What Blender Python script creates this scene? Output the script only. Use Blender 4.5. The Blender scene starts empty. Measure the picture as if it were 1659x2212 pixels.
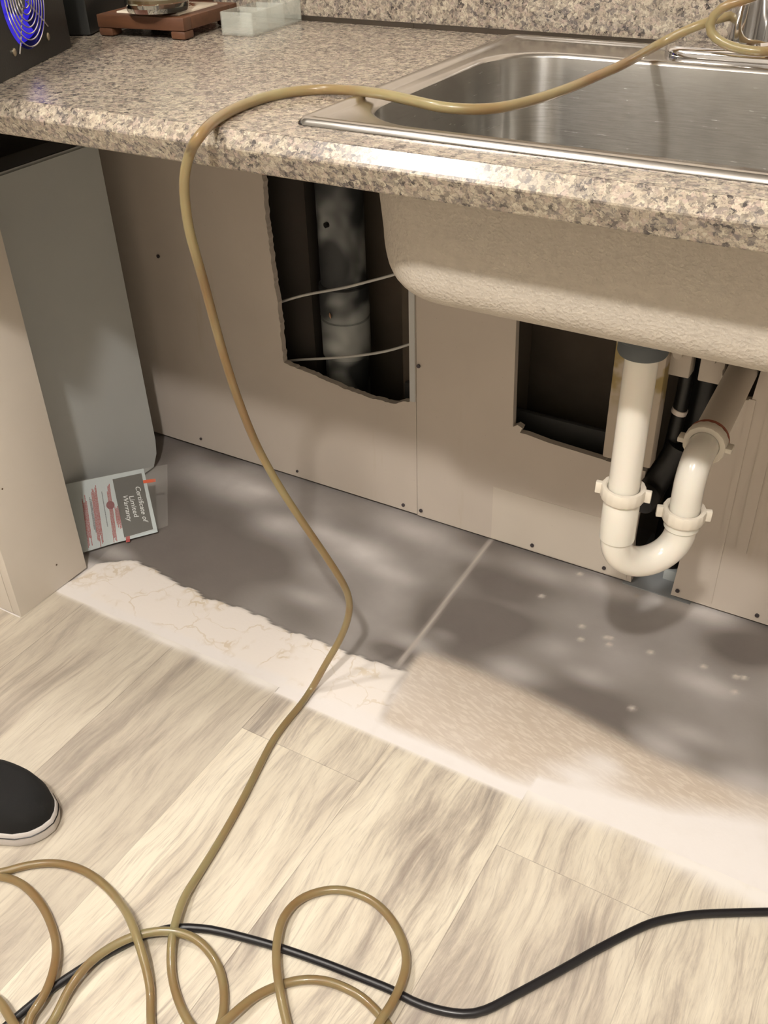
import bpy, bmesh, math, random
import numpy as np
from mathutils import Vector, Matrix, Euler, noise
from mathutils.geometry import tessellate_polygon
random.seed(7)
D = bpy.data
SC = bpy.context.scene
COL = SC.collection

# ------------------------------------------------------------------ camera, light, exposure
F_PX = 2108.64; CXP, CYP = 829.5, 1106.0
ROT = np.array([[0.86166728, 0.50684113, -0.02532924],
                [0.27422075, -0.50703195, -0.81714232],
                [-0.42700407, 0.697159, -0.5758792]])      # camera right / down / forward, in the room
CAM = np.array([0.0, 0.0, 1.1044])
cd = D.cameras.new('camera'); cam = D.objects.new('camera', cd); COL.objects.link(cam)
cd.sensor_fit = 'HORIZONTAL'; cd.sensor_width = 36; cd.lens = 36 * F_PX / 1659
cd.clip_start = 0.02; cd.clip_end = 50
mw = Matrix.Identity(4)
for i in range(3):
    mw[i][0] = ROT[0][i]; mw[i][1] = -ROT[1][i]; mw[i][2] = -ROT[2][i]; mw[i][3] = CAM[i]
cam.matrix_world = mw
SC.camera = cam

w = D.worlds.new('world'); SC.world = w; w.use_nodes = True
w.node_tree.nodes['Background'].inputs[0].default_value = (1, 0.9, 0.8, 1)
w.node_tree.nodes['Background'].inputs[1].default_value = 0.05
SC.view_settings.view_transform = 'Standard'; SC.view_settings.look = 'None'
SC.view_settings.gamma = 1; SC.view_settings.use_curve_mapping = False
SC.view_settings.exposure = 0.12

LAMPS = [  # ceiling downlights: x, y, z, watts, radius
    (-1.21, 0.37, 2.34, 38, 0.07),
    (0.0, -0.53, 2.34, 116, 0.05),
    (-1.03, -0.50, 2.34, 40, 0.06),
]
for i, (x, y, z, p, r) in enumerate(LAMPS):
    l = D.lights.new('ceiling_lamp_light', 'POINT'); l.energy = p; l.shadow_soft_size = r; l.color = (1.0, 0.95, 0.90)
    o = D.objects.new('ceiling_lamp_light', l); o.location = (x, y, z); COL.objects.link(o)

# ------------------------------------------------------------------ measuring helpers (photo point -> place in the room)
def ray(u, v):
    return ROT.T @ np.array([(u - CXP) / F_PX, (v - CYP) / F_PX, 1.0])
def onz(u, v, z=0.0):
    d = ray(u, v); return Vector(CAM + d * (z - CAM[2]) / d[2])
def ony(u, v, y):
    d = ray(u, v); return Vector(CAM + d * (y - CAM[1]) / d[1])
def onx(u, v, x):
    d = ray(u, v); return Vector(CAM + d * (x - CAM[0]) / d[0])
def onplane(u, v, p0, n):
    d = Vector(ray(u, v)); c = Vector(CAM); return c + d * ((p0 - c).dot(n) / d.dot(n))

# ------------------------------------------------------------------ node helpers
def mat(name, col=(0.5, 0.5, 0.5), rough=0.5, metal=0.0, **kw):
    m = D.materials.new(name); m.use_nodes = True
    b = m.node_tree.nodes['Principled BSDF']
    b.inputs['Base Color'].default_value = (*col, 1)
    b.inputs['Roughness'].default_value = rough
    b.inputs['Metallic'].default_value = metal
    for k, v in kw.items():
        b.inputs[k.replace('_', ' ')].default_value = v
    return m
class NT:
    def __init__(s, m):
        s.m = m; s.t = m.node_tree; s.b = s.t.nodes['Principled BSDF']
    def n(s, typ, **kw):
        nd = s.t.nodes.new(typ)
        for k, v in kw.items(): setattr(nd, k, v)
        return nd
    def put(s, sock, v):
        if v is None: return
        if isinstance(v, bpy.types.NodeSocket): s.t.links.new(v, sock)
        else: sock.default_value = v
    def math(s, op, a, b=None, c=None):
        nd = s.n('ShaderNodeMath', operation=op)
        for i, v in enumerate((a, b, c)): s.put(nd.inputs[i], v) if v is not None else None
        return nd.outputs[0]
    def xyz(s):
        g = s.n('ShaderNodeNewGeometry'); sp = s.n('ShaderNodeSeparateXYZ'); s.t.links.new(g.outputs['Position'], sp.inputs[0])
        return g.outputs['Position'], sp.outputs[0], sp.outputs[1], sp.outputs[2]
    def comb(s, x, y, z=0.0):
        nd = s.n('ShaderNodeCombineXYZ')
        for i, v in enumerate((x, y, z)): s.put(nd.inputs[i], v)
        return nd.outputs[0]
    def noise(s, vec, scale, detail=3, rough=0.5, dist=0.0):
        nd = s.n('ShaderNodeTexNoise'); s.put(nd.inputs['Vector'], vec)
        nd.inputs['Scale'].default_value = scale; nd.inputs['Detail'].default_value = detail
        nd.inputs['Roughness'].default_value = rough; nd.inputs['Distortion'].default_value = dist
        return nd.outputs['Fac']
    def vor(s, vec, scale, feature='F1', out='Distance', rnd=1.0):
        nd = s.n('ShaderNodeTexVoronoi', feature=feature); s.put(nd.inputs['Vector'], vec)
        nd.inputs['Scale'].default_value = scale; nd.inputs['Randomness'].default_value = rnd
        return nd.outputs[out]
    def ramp(s, fac, stops, interp='LINEAR'):
        nd = s.n('ShaderNodeValToRGB'); cr = nd.color_ramp; cr.interpolation = interp
        while len(cr.elements) < len(stops): cr.elements.new(0.5)
        for e, (p, c) in zip(cr.elements, stops):
            e.position = p; e.color = (*c, 1) if len(c) == 3 else c
        s.put(nd.inputs[0], fac); return nd.outputs[0]
    def mix(s, fac, a, b, mode='MIX'):
        nd = s.n('ShaderNodeMix', data_type='RGBA', blend_type=mode)
        s.put(nd.inputs[0], fac)
        for i, v in ((6, a), (7, b)):
            if isinstance(v, tuple): v = (*v, 1) if len(v) == 3 else v
            s.put(nd.inputs[i], v)
        return nd.outputs[2]
    def smooth(s, v, a, b):
        nd = s.n('ShaderNodeMapRange', interpolation_type='SMOOTHSTEP'); s.put(nd.inputs[0], v)
        nd.inputs[1].default_value = a; nd.inputs[2].default_value = b
        return nd.outputs[0]
    def bump(s, h, strength=0.2, dist=0.001):
        nd = s.n('ShaderNodeBump'); nd.inputs['Strength'].default_value = strength; nd.inputs['Distance'].default_value = dist
        s.put(nd.inputs['Height'], h); s.t.links.new(nd.outputs[0], s.b.inputs['Normal'])
    def base(s, c): s.put(s.b.inputs['Base Color'], c)
    def rough(s, c): s.put(s.b.inputs['Roughness'], c)
    def attr(s, name):
        nd = s.n('ShaderNodeAttribute'); nd.attribute_name = name; return nd.outputs['Fac']

# ------------------------------------------------------------------ mesh helpers
def link(name, me, m=None, parent=None, smooth=False):
    o = D.objects.new(name, me); COL.objects.link(o)
    if m is not None:
        for x in (m if isinstance(m, (list, tuple)) else [m]): me.materials.append(x)
    if parent is not None: o.parent = parent
    if smooth:
        me.polygons.foreach_set('use_smooth', [True] * len(me.polygons))
    return o
def from_bm(name, bm, m=None, parent=None, smooth=False, auto=None):
    bmesh.ops.recalc_face_normals(bm, faces=bm.faces)
    if auto is not None:
        for f in bm.faces: f.smooth = True
        for e in bm.edges:
            if len(e.link_faces) == 2 and e.calc_face_angle(0) > math.radians(auto): e.smooth = False
    me = D.meshes.new(name); bm.to_mesh(me); bm.free()
    return link(name, me, m, parent, smooth)
def box_bm(bm, x0, x1, y0, y1, z0, z1, bev=0.0, seg=2, M=None):
    g = bmesh.ops.create_cube(bm, size=1)
    vs = g['verts']
    for v in vs:
        v.co = Vector(((x0 + x1) / 2 + v.co.x * (x1 - x0), (y0 + y1) / 2 + v.co.y * (y1 - y0), (z0 + z1) / 2 + v.co.z * (z1 - z0)))
    if bev > 0:
        es = list({e for v in vs for e in v.link_edges})
        r = bmesh.ops.bevel(bm, geom=es, offset=bev, segments=seg, profile=0.5, affect='EDGES')
        vs = list({v for f in r['faces'] for v in f.verts} | {v for v in vs if v.is_valid})
    if M is not None:
        bmesh.ops.transform(bm, matrix=M, verts=[v for v in vs if v.is_valid])
def box(name, x0, x1, y0, y1, z0, z1, m, parent=None, bev=0.0, M=None):
    bm = bmesh.new(); box_bm(bm, x0, x1, y0, y1, z0, z1, bev, M=M)
    return from_bm(name, bm, m, parent, auto=35)
def loft(name, rings, m, parent=None, closed=True, cap0=False, cap1=False, auto=40):
    bm = bmesh.new(); R = [[bm.verts.new(p) for p in r] for r in rings]
    n = len(R[0])
    for a, b in zip(R, R[1:]):
        for i in range(n if closed else n - 1):
            j = (i + 1) % n; bm.faces.new((a[i], a[j], b[j], b[i]))
    if cap0: bm.faces.new(R[0])
    if cap1: bm.faces.new(R[-1])
    return from_bm(name, bm, m, parent, auto=auto)
def frames(pts):
    P = [Vector(p) for p in pts]; T = []
    for i in range(len(P)):
        a = P[max(0, i - 1)]; b = P[min(len(P) - 1, i + 1)]; T.append((b - a).normalized())
    up = Vector((0, 0, 1)) if abs(T[0].z) < 0.9 else Vector((1, 0, 0))
    N = [(up - T[0] * up.dot(T[0])).normalized()]
    for i in range(1, len(P)):
        n = N[-1] - T[i] * N[-1].dot(T[i]); N.append(n.normalized())
    return P, T, N
def tube(name, pts, r, m, parent=None, n=12, caps=True, auto=50, bm=None):
    P, T, N = frames(pts)
    rings = []
    for i, (p, t, u) in enumerate(zip(P, T, N)):
        v = t.cross(u); rr = r[i] if isinstance(r, (list, tuple)) else r
        rings.append([p + (u * math.cos(a) + v * math.sin(a)) * rr for a in [2 * math.pi * k / n for k in range(n)]])
    return loft(name, rings, m, parent, cap0=caps, cap1=caps, auto=auto)
def lathe(name, prof, m, loc=(0, 0, 0), axis=(0, 0, 1), parent=None, n=40, auto=35, cap0=True, cap1=True):
    ax = Vector(axis).normalized(); q = Vector((0, 0, 1)).rotation_difference(ax); L = Vector(loc)
    rings = [[L + q @ Vector((r * math.cos(a), r * math.sin(a), z)) for a in [2 * math.pi * k / n for k in range(n)]] for r, z in prof]
    return loft(name, rings, m, parent, cap0=cap0, cap1=cap1, auto=auto)
def catmull(pts, step=0.012, loop=False):
    P = [Vector(p) for p in pts]; out = []
    for i in range(len(P) - 1):
        p0 = P[i - 1] if i > 0 else P[i] * 2 - P[i + 1]
        p1, p2 = P[i], P[i + 1]; p3 = P[i + 2] if i + 2 < len(P) else P[i + 1] * 2 - P[i]
        k = max(1, int((p2 - p1).length / step))
        for j in range(k):
            t = j / k
            out.append(0.5 * ((2 * p1) + (p2 - p0) * t + (2 * p0 - 5 * p1 + 4 * p2 - p3) * t * t + (3 * p1 - p0 - 3 * p2 + p3) * t ** 3))
    out.append(P[-1]); return out
def relax(pts, it=3):
    for _ in range(it):
        pts = [pts[0]] + [(pts[i - 1] + pts[i] * 2 + pts[i + 1]) / 4 for i in range(1, len(pts) - 1)] + [pts[-1]]
    return pts
def empty(name, loc=(0, 0, 0)):
    o = D.objects.new(name, None); COL.objects.link(o); o.location = loc
    bpy.context.view_layer.update() if False else None
    return o
def thing(name, label, cat, group=None):
    o = D.objects.new(name, None); COL.objects.link(o); return tag(o, label, cat, group)
def tag(o, label, cat, group=None, kind=None):
    o['label'] = label; o['category'] = cat
    if group: o['group'] = group
    if kind: o['kind'] = kind
    return o
def structure(o, label=None, cat=None):
    o['kind'] = 'structure'
    if label: o['label'] = label
    if cat: o['category'] = cat
    return o
def slab(name, outer, holes, to3, normal, thick, m, parent=None, jag=0.0):
    """flat board with real holes: 2D outline + holes -> both faces and all the edges"""
    loops = [outer] + holes
    flat = [p for l in loops for p in l]
    tris = tessellate_polygon([[Vector((p[0], p[1], 0)) for p in l] for l in loops])
    bm = bmesh.new(); n = Vector(normal)
    A = [bm.verts.new(to3(*p)) for p in flat]; B = [bm.verts.new(to3(*p) + n * thick) for p in flat]
    for t in tris:
        try:
            bm.faces.new([A[i] for i in t]); bm.faces.new([B[i] for i in reversed(t)])
        except ValueError: pass
    k = 0
    for l in loops:
        for i in range(len(l)):
            a = k + i; b = k + (i + 1) % len(l)
            bm.faces.new((A[a], A[b], B[b], B[a]))
        k += len(l)
    return from_bm(name, bm, m, parent)
def dense(poly, step=0.006, amp=0.0, seed=0):
    out = []
    for i in range(len(poly)):
        a = Vector((*poly[i], 0)); b = Vector((*poly[(i + 1) % len(poly)], 0)); k = max(1, int((b - a).length / step))
        nn = Vector((-(b - a).y, (b - a).x, 0)).normalized()
        for j in range(k):
            p = a.lerp(b, j / k)
            if amp and 0 < j: p += nn * amp * (noise.noise(Vector((p.x * 90, p.y * 90, seed))) + 0.6 * noise.noise(Vector((p.x * 260, p.y * 260, seed + 3))))
            out.append((p.x, p.y))
    return out

# ------------------------------------------------------------------ materials
def m_wall(name, col, dirt=True):
    m = mat(name, col, 0.75); t = NT(m); P, x, y, z = t.xyz()
    n1 = t.noise(P, 3.0, 4); n2 = t.noise(P, 160, 2)
    c = t.mix(t.smooth(n1, 0.35, 0.75), tuple(v * 0.93 for v in col), tuple(min(1, v * 1.05) for v in col))
    if dirt:
        st = t.noise(t.comb(t.math('MULTIPLY', x, 22), y, t.math('MULTIPLY', z, 2.5)), 1.0, 4, 0.6)
        c = t.mix(t.math('MULTIPLY', t.smooth(st, 0.62, 0.75), 0.18), c, (0.42, 0.33, 0.16))
        f = t.vor(P, 55); spk = t.math('LESS_THAN', f, 0.035)
        c = t.mix(t.math('MULTIPLY', spk, 0.35), c, (0.2, 0.16, 0.12))
    t.base(c); t.bump(n2, 0.12, 0.0006); return m
M_WALL = m_wall('primed_drywall', (0.60, 0.53, 0.455))
M_CREAM = m_wall('cream_melamine', (0.74, 0.68, 0.60), False)
M_ROOM = mat('room_paint', (0.58, 0.55, 0.50), 0.8)
M_GYPSUM = mat('broken_gypsum', (0.55, 0.50, 0.44), 0.95)
t = NT(M_GYPSUM); t.bump(t.noise(t.xyz()[0], 220, 4), 0.8, 0.002)
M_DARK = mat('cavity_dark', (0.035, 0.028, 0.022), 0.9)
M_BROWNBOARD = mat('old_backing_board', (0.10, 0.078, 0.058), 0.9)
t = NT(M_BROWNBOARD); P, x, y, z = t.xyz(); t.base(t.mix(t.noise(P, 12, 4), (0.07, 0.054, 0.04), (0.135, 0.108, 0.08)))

def granite(name, dark=1.0):
    m = mat(name, (0.390, 0.351, 0.312), 0.32); t = NT(m); P, x, y, z = t.xyz()
    nd = t.n('ShaderNodeTexNoise'); nd.inputs['Scale'].default_value = 240; nd.inputs['Detail'].default_value = 4
    t.t.links.new(P, nd.inputs['Vector'])
    off = t.n('ShaderNodeVectorMath', operation='SCALE'); t.t.links.new(nd.outputs['Color'], off.inputs[0]); off.inputs[3].default_value = 0.0105
    ad = t.n('ShaderNodeVectorMath', operation='ADD'); t.t.links.new(P, ad.inputs[0]); t.t.links.new(off.outputs[0], ad.inputs[1])
    V = ad.outputs[0]
    c1 = t.vor(V, 300, out='Color'); c2 = t.vor(V, 170, out='Color')
    s1 = t.n('ShaderNodeSeparateColor'); t.t.links.new(c1, s1.inputs[0])
    s2 = t.n('ShaderNodeSeparateColor'); t.t.links.new(c2, s2.inputs[0])
    a = t.ramp(s1.outputs[0], [(0.0, (0.047, 0.041, 0.039)), (0.16, (0.125, 0.105, 0.094)), (0.30, (0.226, 0.187, 0.152)), (0.46, (0.343, 0.292, 0.222)), (0.66, (0.468, 0.410, 0.312)), (0.86, (0.374, 0.289, 0.238))], 'CONSTANT')
    b = t.ramp(s2.outputs[0], [(0.0, (0.055, 0.047, 0.043)), (0.16, (0.164, 0.148, 0.136)), (0.36, (0.312, 0.261, 0.203)), (0.62, (0.468, 0.413, 0.320)), (0.86, (0.343, 0.281, 0.242))], 'CONSTANT')
    c = t.mix(0.45, a, b); c = t.mix(t.math('MULTIPLY', t.smooth(t.noise(P, 420, 2), 0.56, 0.68), 0.5), c, (0.10, 0.085, 0.08))
    big = t.noise(P, 14, 3)
    c = t.mix(t.math('MULTIPLY', t.smooth(big, 0.4, 0.7), 0.12), c, (0.452, 0.390, 0.296))
    t.base(c); t.rough(t.math('ADD', t.math('MULTIPLY', t.noise(P, 60, 3), 0.10), 0.17))
    t.bump(t.noise(P, 300, 2), 0.03, 0.0004)
    return m
M_GRANITE = granite('granite_laminate')

def steel(name, rough, col=(0.56, 0.545, 0.52), sx=1, sy=1, sz=1, amp=0.12):
    m = mat(name, col, rough, 1.0); t = NT(m); P, x, y, z = t.xyz()
    V = t.comb(t.math('MULTIPLY', x, sx), t.math('MULTIPLY', y, sy), t.math('MULTIPLY', z, sz))
    n = t.noise(V, 1.0, 4, 0.6)
    t.rough(t.math('ADD', t.math('MULTIPLY', n, amp), rough - amp / 2))
    bl = t.noise(P, 20, 4)
    t.base(t.mix(t.smooth(bl, 0.4, 0.8), col, tuple(c * 0.85 for c in col)))
    t.bump(n, 0.04, 0.0004)
    return m
M_STEEL = steel('brushed_steel_rim', 0.22, sx=30, sy=700, sz=100)
M_BOWL = steel('satin_steel_bowl', 0.25, (0.50, 0.49, 0.465), sx=30, sy=30, sz=700)
t = NT(M_BOWL); t.b.inputs['Anisotropic'].default_value = 0.85; t.b.inputs['Anisotropic Rotation'].default_value = 0.25
tg = t.n('ShaderNodeTangent', direction_type='RADIAL', axis='Z'); t.t.links.new(tg.outputs[0], t.b.inputs['Tangent'])
M_CHROME = mat('chrome', (0.78, 0.78, 0.80), 0.06, 1.0)
M_COAT = mat('textured_undercoat', (0.56, 0.50, 0.42), 0.85)
t = NT(M_COAT); P, x, y, z = t.xyz()
t.bump(t.math('ADD', t.noise(P, 330, 3, 0.6), t.math('MULTIPLY', t.vor(P, 260), 0.8)), 0.6, 0.0017)
sp = t.math('LESS_THAN', t.vor(P, 24), 0.03)
t.base(t.mix(t.math('MULTIPLY', sp, 0.8), t.mix(t.noise(P, 130, 3), (0.43, 0.385, 0.325), (0.56, 0.505, 0.43)), (0.22, 0.11, 0.05)))
M_PVC = mat('white_pvc', (0.80, 0.76, 0.68), 0.22, Subsurface_Weight=0.06, Coat_Weight=0.2)
M_NUT = mat('cream_pvc_nut', (0.76, 0.70, 0.60), 0.33)
M_PRIMED = mat('primer_sprayed_pipe', (0.56, 0.50, 0.425), 0.8)
M_RUBBER = mat('dark_grey_rubber', (0.075, 0.085, 0.09), 0.6)
M_BLACKPL = mat('black_plastic', (0.006, 0.0055, 0.005), 0.42)
M_CABLE = mat('black_cable_jacket', (0.009, 0.0085, 0.010), 0.34)
M_BLACKMETAL = mat('black_painted_metal', (0.012, 0.0125, 0.0115), 0.42)
t = NT(M_BLACKMETAL); t.bump(t.noise(t.xyz()[0], 400, 2), 0.2, 0.0006)
M_RUST = mat('rust_gasket', (0.30, 0.09, 0.05), 0.7)
M_SCREW = mat('screw_steel', (0.10, 0.085, 0.09), 0.5, 0.6)
M_FRIDGE = mat('grey_painted_steel', (0.36, 0.375, 0.36), 0.5)
t = NT(M_FRIDGE); P, x, y, z = t.xyz(); t.bump(t.noise(P, 260, 2), 0.15, 0.0006)
t.base(t.mix(t.noise(P, 7, 4), (0.45, 0.475, 0.47), (0.53, 0.55, 0.53)))
M_HOSE = mat('amber_vinyl_tubing', (0.50, 0.38, 0.17), 0.30, Transmission_Weight=0.35, IOR=1.36, Coat_Weight=0.4, Subsurface_Weight=0.12)
t = NT(M_HOSE); P, x, y, z = t.xyz()
t.base(t.mix(t.smooth(t.noise(P, 7, 3), 0.35, 0.7), (0.30, 0.195, 0.085), (0.38, 0.325, 0.165)))
M_WHITEWIRE = mat('white_wire', (0.62, 0.60, 0.56), 0.5)

# iron pipe with overspray
M_IRON = mat('iron_pipe_overspray', (0.05, 0.05, 0.05), 0.6)
t = NT(M_IRON); P, x, y, z = t.xyz()
n = t.noise(P, 9.5, 2, 0.4, 0.3)
t.base(t.mix(t.smooth(n, 0.44, 0.68), (0.035, 0.037, 0.038), (0.50, 0.52, 0.50)))

# laminate planks: boards run along y, 0.21 m wide, staggered ends
M_LAM = mat('whitewashed_laminate', (0.6, 0.5, 0.4), 0.42); t = NT(M_LAM); P, x, y, z = t.xyz()
xs = t.math('DIVIDE', t.math('ADD', x, 0.932 + 2.1), 0.21)
pid = t.math('FLOOR', xs); fx = t.math('FRACT', xs)
odd = t.math('MODULO', pid, 2.0)
ys = t.math('DIVIDE', t.math('ADD', y, t.math('ADD', t.math('ADD', t.math('MULTIPLY', odd, 0.61), t.math('MULTIPLY', t.math('LESS_THAN', x, -0.932), 0.33)), 11.25 - 0.61)), 1.2)
yid = t.math('FLOOR', ys); fy = t.math('FRACT', ys)
wn = t.n('ShaderNodeTexWhiteNoise', noise_dimensions='3D'); t.t.links.new(t.comb(pid, yid, 3.3), wn.inputs['Vector']); rnd = wn.outputs['Value']
sh = t.math('MULTIPLY', rnd, 9.0)
wob = t.noise(t.comb(t.math('MULTIPLY', x, 5), t.math('MULTIPLY', y, 2.6), sh), 1.0, 2)
xw = t.math('ADD', x, t.math('MULTIPLY', wob, 0.10))
g1 = t.noise(t.comb(t.math('MULTIPLY', xw, 120), t.math('MULTIPLY', y, 5.0), sh), 1.0, 6, 0.7)
g2 = t.noise(t.comb(t.math('MULTIPLY', xw, 17), t.math('MULTIPLY', y, 2.6), sh), 1.0, 7, 0.68, 0.35)
g3 = t.noise(t.comb(t.math('MULTIPLY', xw, 230), t.math('MULTIPLY', y, 13), sh), 1.0, 3, 0.6)
c = t.ramp(g2, [(0.28, (0.27, 0.235, 0.205)), (0.39, (0.44, 0.385, 0.32)), (0.48, (0.65, 0.585, 0.475)), (0.61, (0.80, 0.735, 0.60))])
c = t.mix(t.math('MULTIPLY', t.smooth(g1, 0.50, 0.72), 0.62), c, (0.27, 0.215, 0.175))
c = t.mix(t.math('MULTIPLY', t.smooth(g1, 0.52, 0.34), 0.35), c, (0.80, 0.72, 0.57))
c = t.mix(t.math('MULTIPLY', t.smooth(g3, 0.56, 0.75), 0.28), c, (0.25, 0.20, 0.17))
kn = t.vor(t.comb(t.math('MULTIPLY', xw, 5.0), t.math('MULTIPLY', y, 1.9), sh), 1.0)
kr = t.math('SINE', t.math('MULTIPLY', kn, 90.0))
km = t.math('MULTIPLY', t.smooth(kr, 0.5, 0.95), t.smooth(kn, 0.23, 0.05))
c = t.mix(t.math('MULTIPLY', km, 0.35), c, (0.30, 0.22, 0.16))
c = t.mix(t.math('MULTIPLY', t.math('SUBTRACT', rnd, 0.35), 0.32), c, (0.48, 0.42, 0.36))
c = t.mix(t.math('MULTIPLY', t.math('LESS_THAN', pid, 10.5), 0.36), c, t.mix(g1, (0.20, 0.175, 0.15), (0.55, 0.48, 0.39)))
f4 = t.noise(t.comb(t.math('MULTIPLY', x, 520), t.math('MULTIPLY', y, 26), sh), 1.0, 2, 0.6)
c = t.mix(t.math('MULTIPLY', t.smooth(f4, 0.56, 0.70), 0.20), c, (0.22, 0.18, 0.15))
seam = t.math('MAXIMUM', t.math('LESS_THAN', fx, 0.006), t.math('LESS_THAN', fy, 0.0009))
c = t.mix(t.math('MULTIPLY', seam, 0.36), c, (0.12, 0.09, 0.07))
spray = t.attr('spray')
c = t.mix(spray, c, (0.86, 0.82, 0.77))
t.base(c); t.rough(t.math('ADD', t.math('MULTIPLY', spray, 0.3), 0.40)); t.bump(g1, 0.08, 0.0006)

# knee-space floor: old sheet vinyl, grey-brown underlay, primer overspray
M_OLD = mat('old_floor_with_primer', (0.3, 0.26, 0.22), 0.8); t = NT(M_OLD); P, x, y, z = t.xyz()
mott = t.noise(P, 7, 5, 0.6)
under = t.mix(mott, (0.125, 0.108, 0.096), (0.205, 0.181, 0.162))
arc = t.noise(t.comb(t.math('MULTIPLY', t.math('ADD', x, t.math('MULTIPLY', t.math('MULTIPLY', y, y), 1.2)), 70), t.math('MULTIPLY', y, 150), 0.0), 1.0, 3, 0.5, 0.6)
ply = t.mix(t.smooth(arc, 0.42, 0.66), (0.56, 0.475, 0.385), (0.66, 0.58, 0.485))
c = t.mix(t.attr('ply'), under, ply)
vd = t.n('ShaderNodeTexNoise'); vd.inputs['Scale'].default_value = 26; vd.inputs['Detail'].default_value = 4; t.t.links.new(P, vd.inputs['Vector'])
so = t.n('ShaderNodeVectorMath', operation='SCALE'); t.t.links.new(vd.outputs['Color'], so.inputs[0]); so.inputs[3].default_value = 0.05
av = t.n('ShaderNodeVectorMath', operation='ADD'); t.t.links.new(P, av.inputs[0]); t.t.links.new(so.outputs[0], av.inputs[1])
e1 = t.vor(av.outputs[0], 11, 'DISTANCE_TO_EDGE'); e2 = t.vor(av.outputs[0], 46, 'DISTANCE_TO_EDGE')
band = t.smooth(t.noise(P, 14, 2), 0.50, 0.60)
ln = t.math('MAXIMUM', t.math('MULTIPLY', t.math('LESS_THAN', e1, 0.014), 0.7), t.math('MULTIPLY', t.math('LESS_THAN', e2, 0.09), band))
fade = t.smooth(t.noise(P, 22, 2), 0.36, 0.58)
vin = t.mix(t.math('MULTIPLY', t.math('MULTIPLY', ln, fade), 0.55), (0.86, 0.80, 0.74), (0.58, 0.46, 0.28))
vin = t.mix(t.math('MULTIPLY', t.math('MULTIPLY', band, fade), 0.18), vin, (0.72, 0.62, 0.47))
c = t.mix(t.attr('vinyl'), c, vin)
wf = t.attr('white'); wn2 = t.noise(P, 30, 3)
c = t.mix(t.math('MULTIPLY', wf, t.math('ADD', t.math('MULTIPLY', wn2, 0.3), 0.85)), c, (0.84, 0.80, 0.77))
seam = t.attr('ridge'); c = t.mix(seam, c, (0.62, 0.56, 0.50))
t.base(c); t.bump(t.math('ADD', t.noise(P, 200, 3), t.math('MULTIPLY', mott, 2)), 0.15, 0.001)

# ------------------------------------------------------------------ room shell
YW = 1.358
structure(box('ceiling', -3.2, 2.4, -2.6, 1.6, 2.42, 2.46, M_ROOM))
structure(box('wall_left', -3.24, -3.2, -2.6, 1.6, -0.05, 2.42, M_ROOM))
structure(box('wall_right', 2.4, 2.44, -2.6, 1.6, -0.05, 2.42, M_ROOM))
structure(box('wall_front', -3.2, 2.4, -2.64, -2.6, -0.05, 2.42, M_ROOM))

# laminate floor, in four stretches whose far edge steps where boards end
def lam_floor():
    EDGE = [(-3.2, -1.213, 0.764), (-1.213, -0.722, 0.847), (-0.722, -0.302, 0.835), (-0.302, 2.4, 0.853)]
    V, Fc, S = [], [], []
    blobs = [(onz(1180, 1722), 0.050, 0.022), (onz(1250, 1750), 0.06, 0.014), (onz(1560, 1895), 0.055, 0.022), (onz(1480, 1862), 0.05, 0.015), (onz(1650, 1940), 0.05, 0.020),
             (onz(560, 1470), 0.05, 0.012), (onz(460, 1425), 0.06, 0.010), (onz(360, 1385), 0.06, 0.008), (onz(240, 1330), 0.05, 0.006)]
    for x0, x1, ye in EDGE:
        xs = [x0]
        while xs[-1] < x1 - 1e-6:
            st = 0.01 if -1.7 < xs[-1] < 0.25 else 0.1
            xs.append(min(x1, xs[-1] + st))
        ds = [0.0]
        while ye - ds[-1] > -2.6: ds.append(ds[-1] + (0.004 if ds[-1] < 0.06 else 0.02 if ds[-1] < 0.5 else 0.2))
        ds[-1] = ye + 2.6
        base = len(V); nx = len(xs)
        for x in xs: V.append((x, ye, -0.008)); S.append(0.0)
        for d in ds:
            for x in xs:
                V.append((x, ye - d, 0.0)); s = 0.0
                for b, rx, ry in blobs:
                    q = ((x - b.x) / rx) ** 2 + ((ye - d - b.y) / ry) ** 2
                    s = max(s, math.exp(-q))
                if x > -1.213:
                    s = max(s, 0.75 * math.exp(-(d / (0.004 + 0.005 * noise.noise(Vector((x * 6, 1, 0))) ** 2)) ** 2))
                S.append(min(1, s * 1.15))
        for r in range(len(ds)):
            for i in range(nx - 1):
                a = base + r * nx + i; Fc.append((a, a + nx, a + nx + 1, a + 1))
    me = D.meshes.new('floor'); me.from_pydata(V, [], Fc)
    at = me.attributes.new('spray', 'FLOAT', 'POINT'); at.data.foreach_set('value', S)
    return link('floor', me, M_LAM)
structure(lam_floor())

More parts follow.
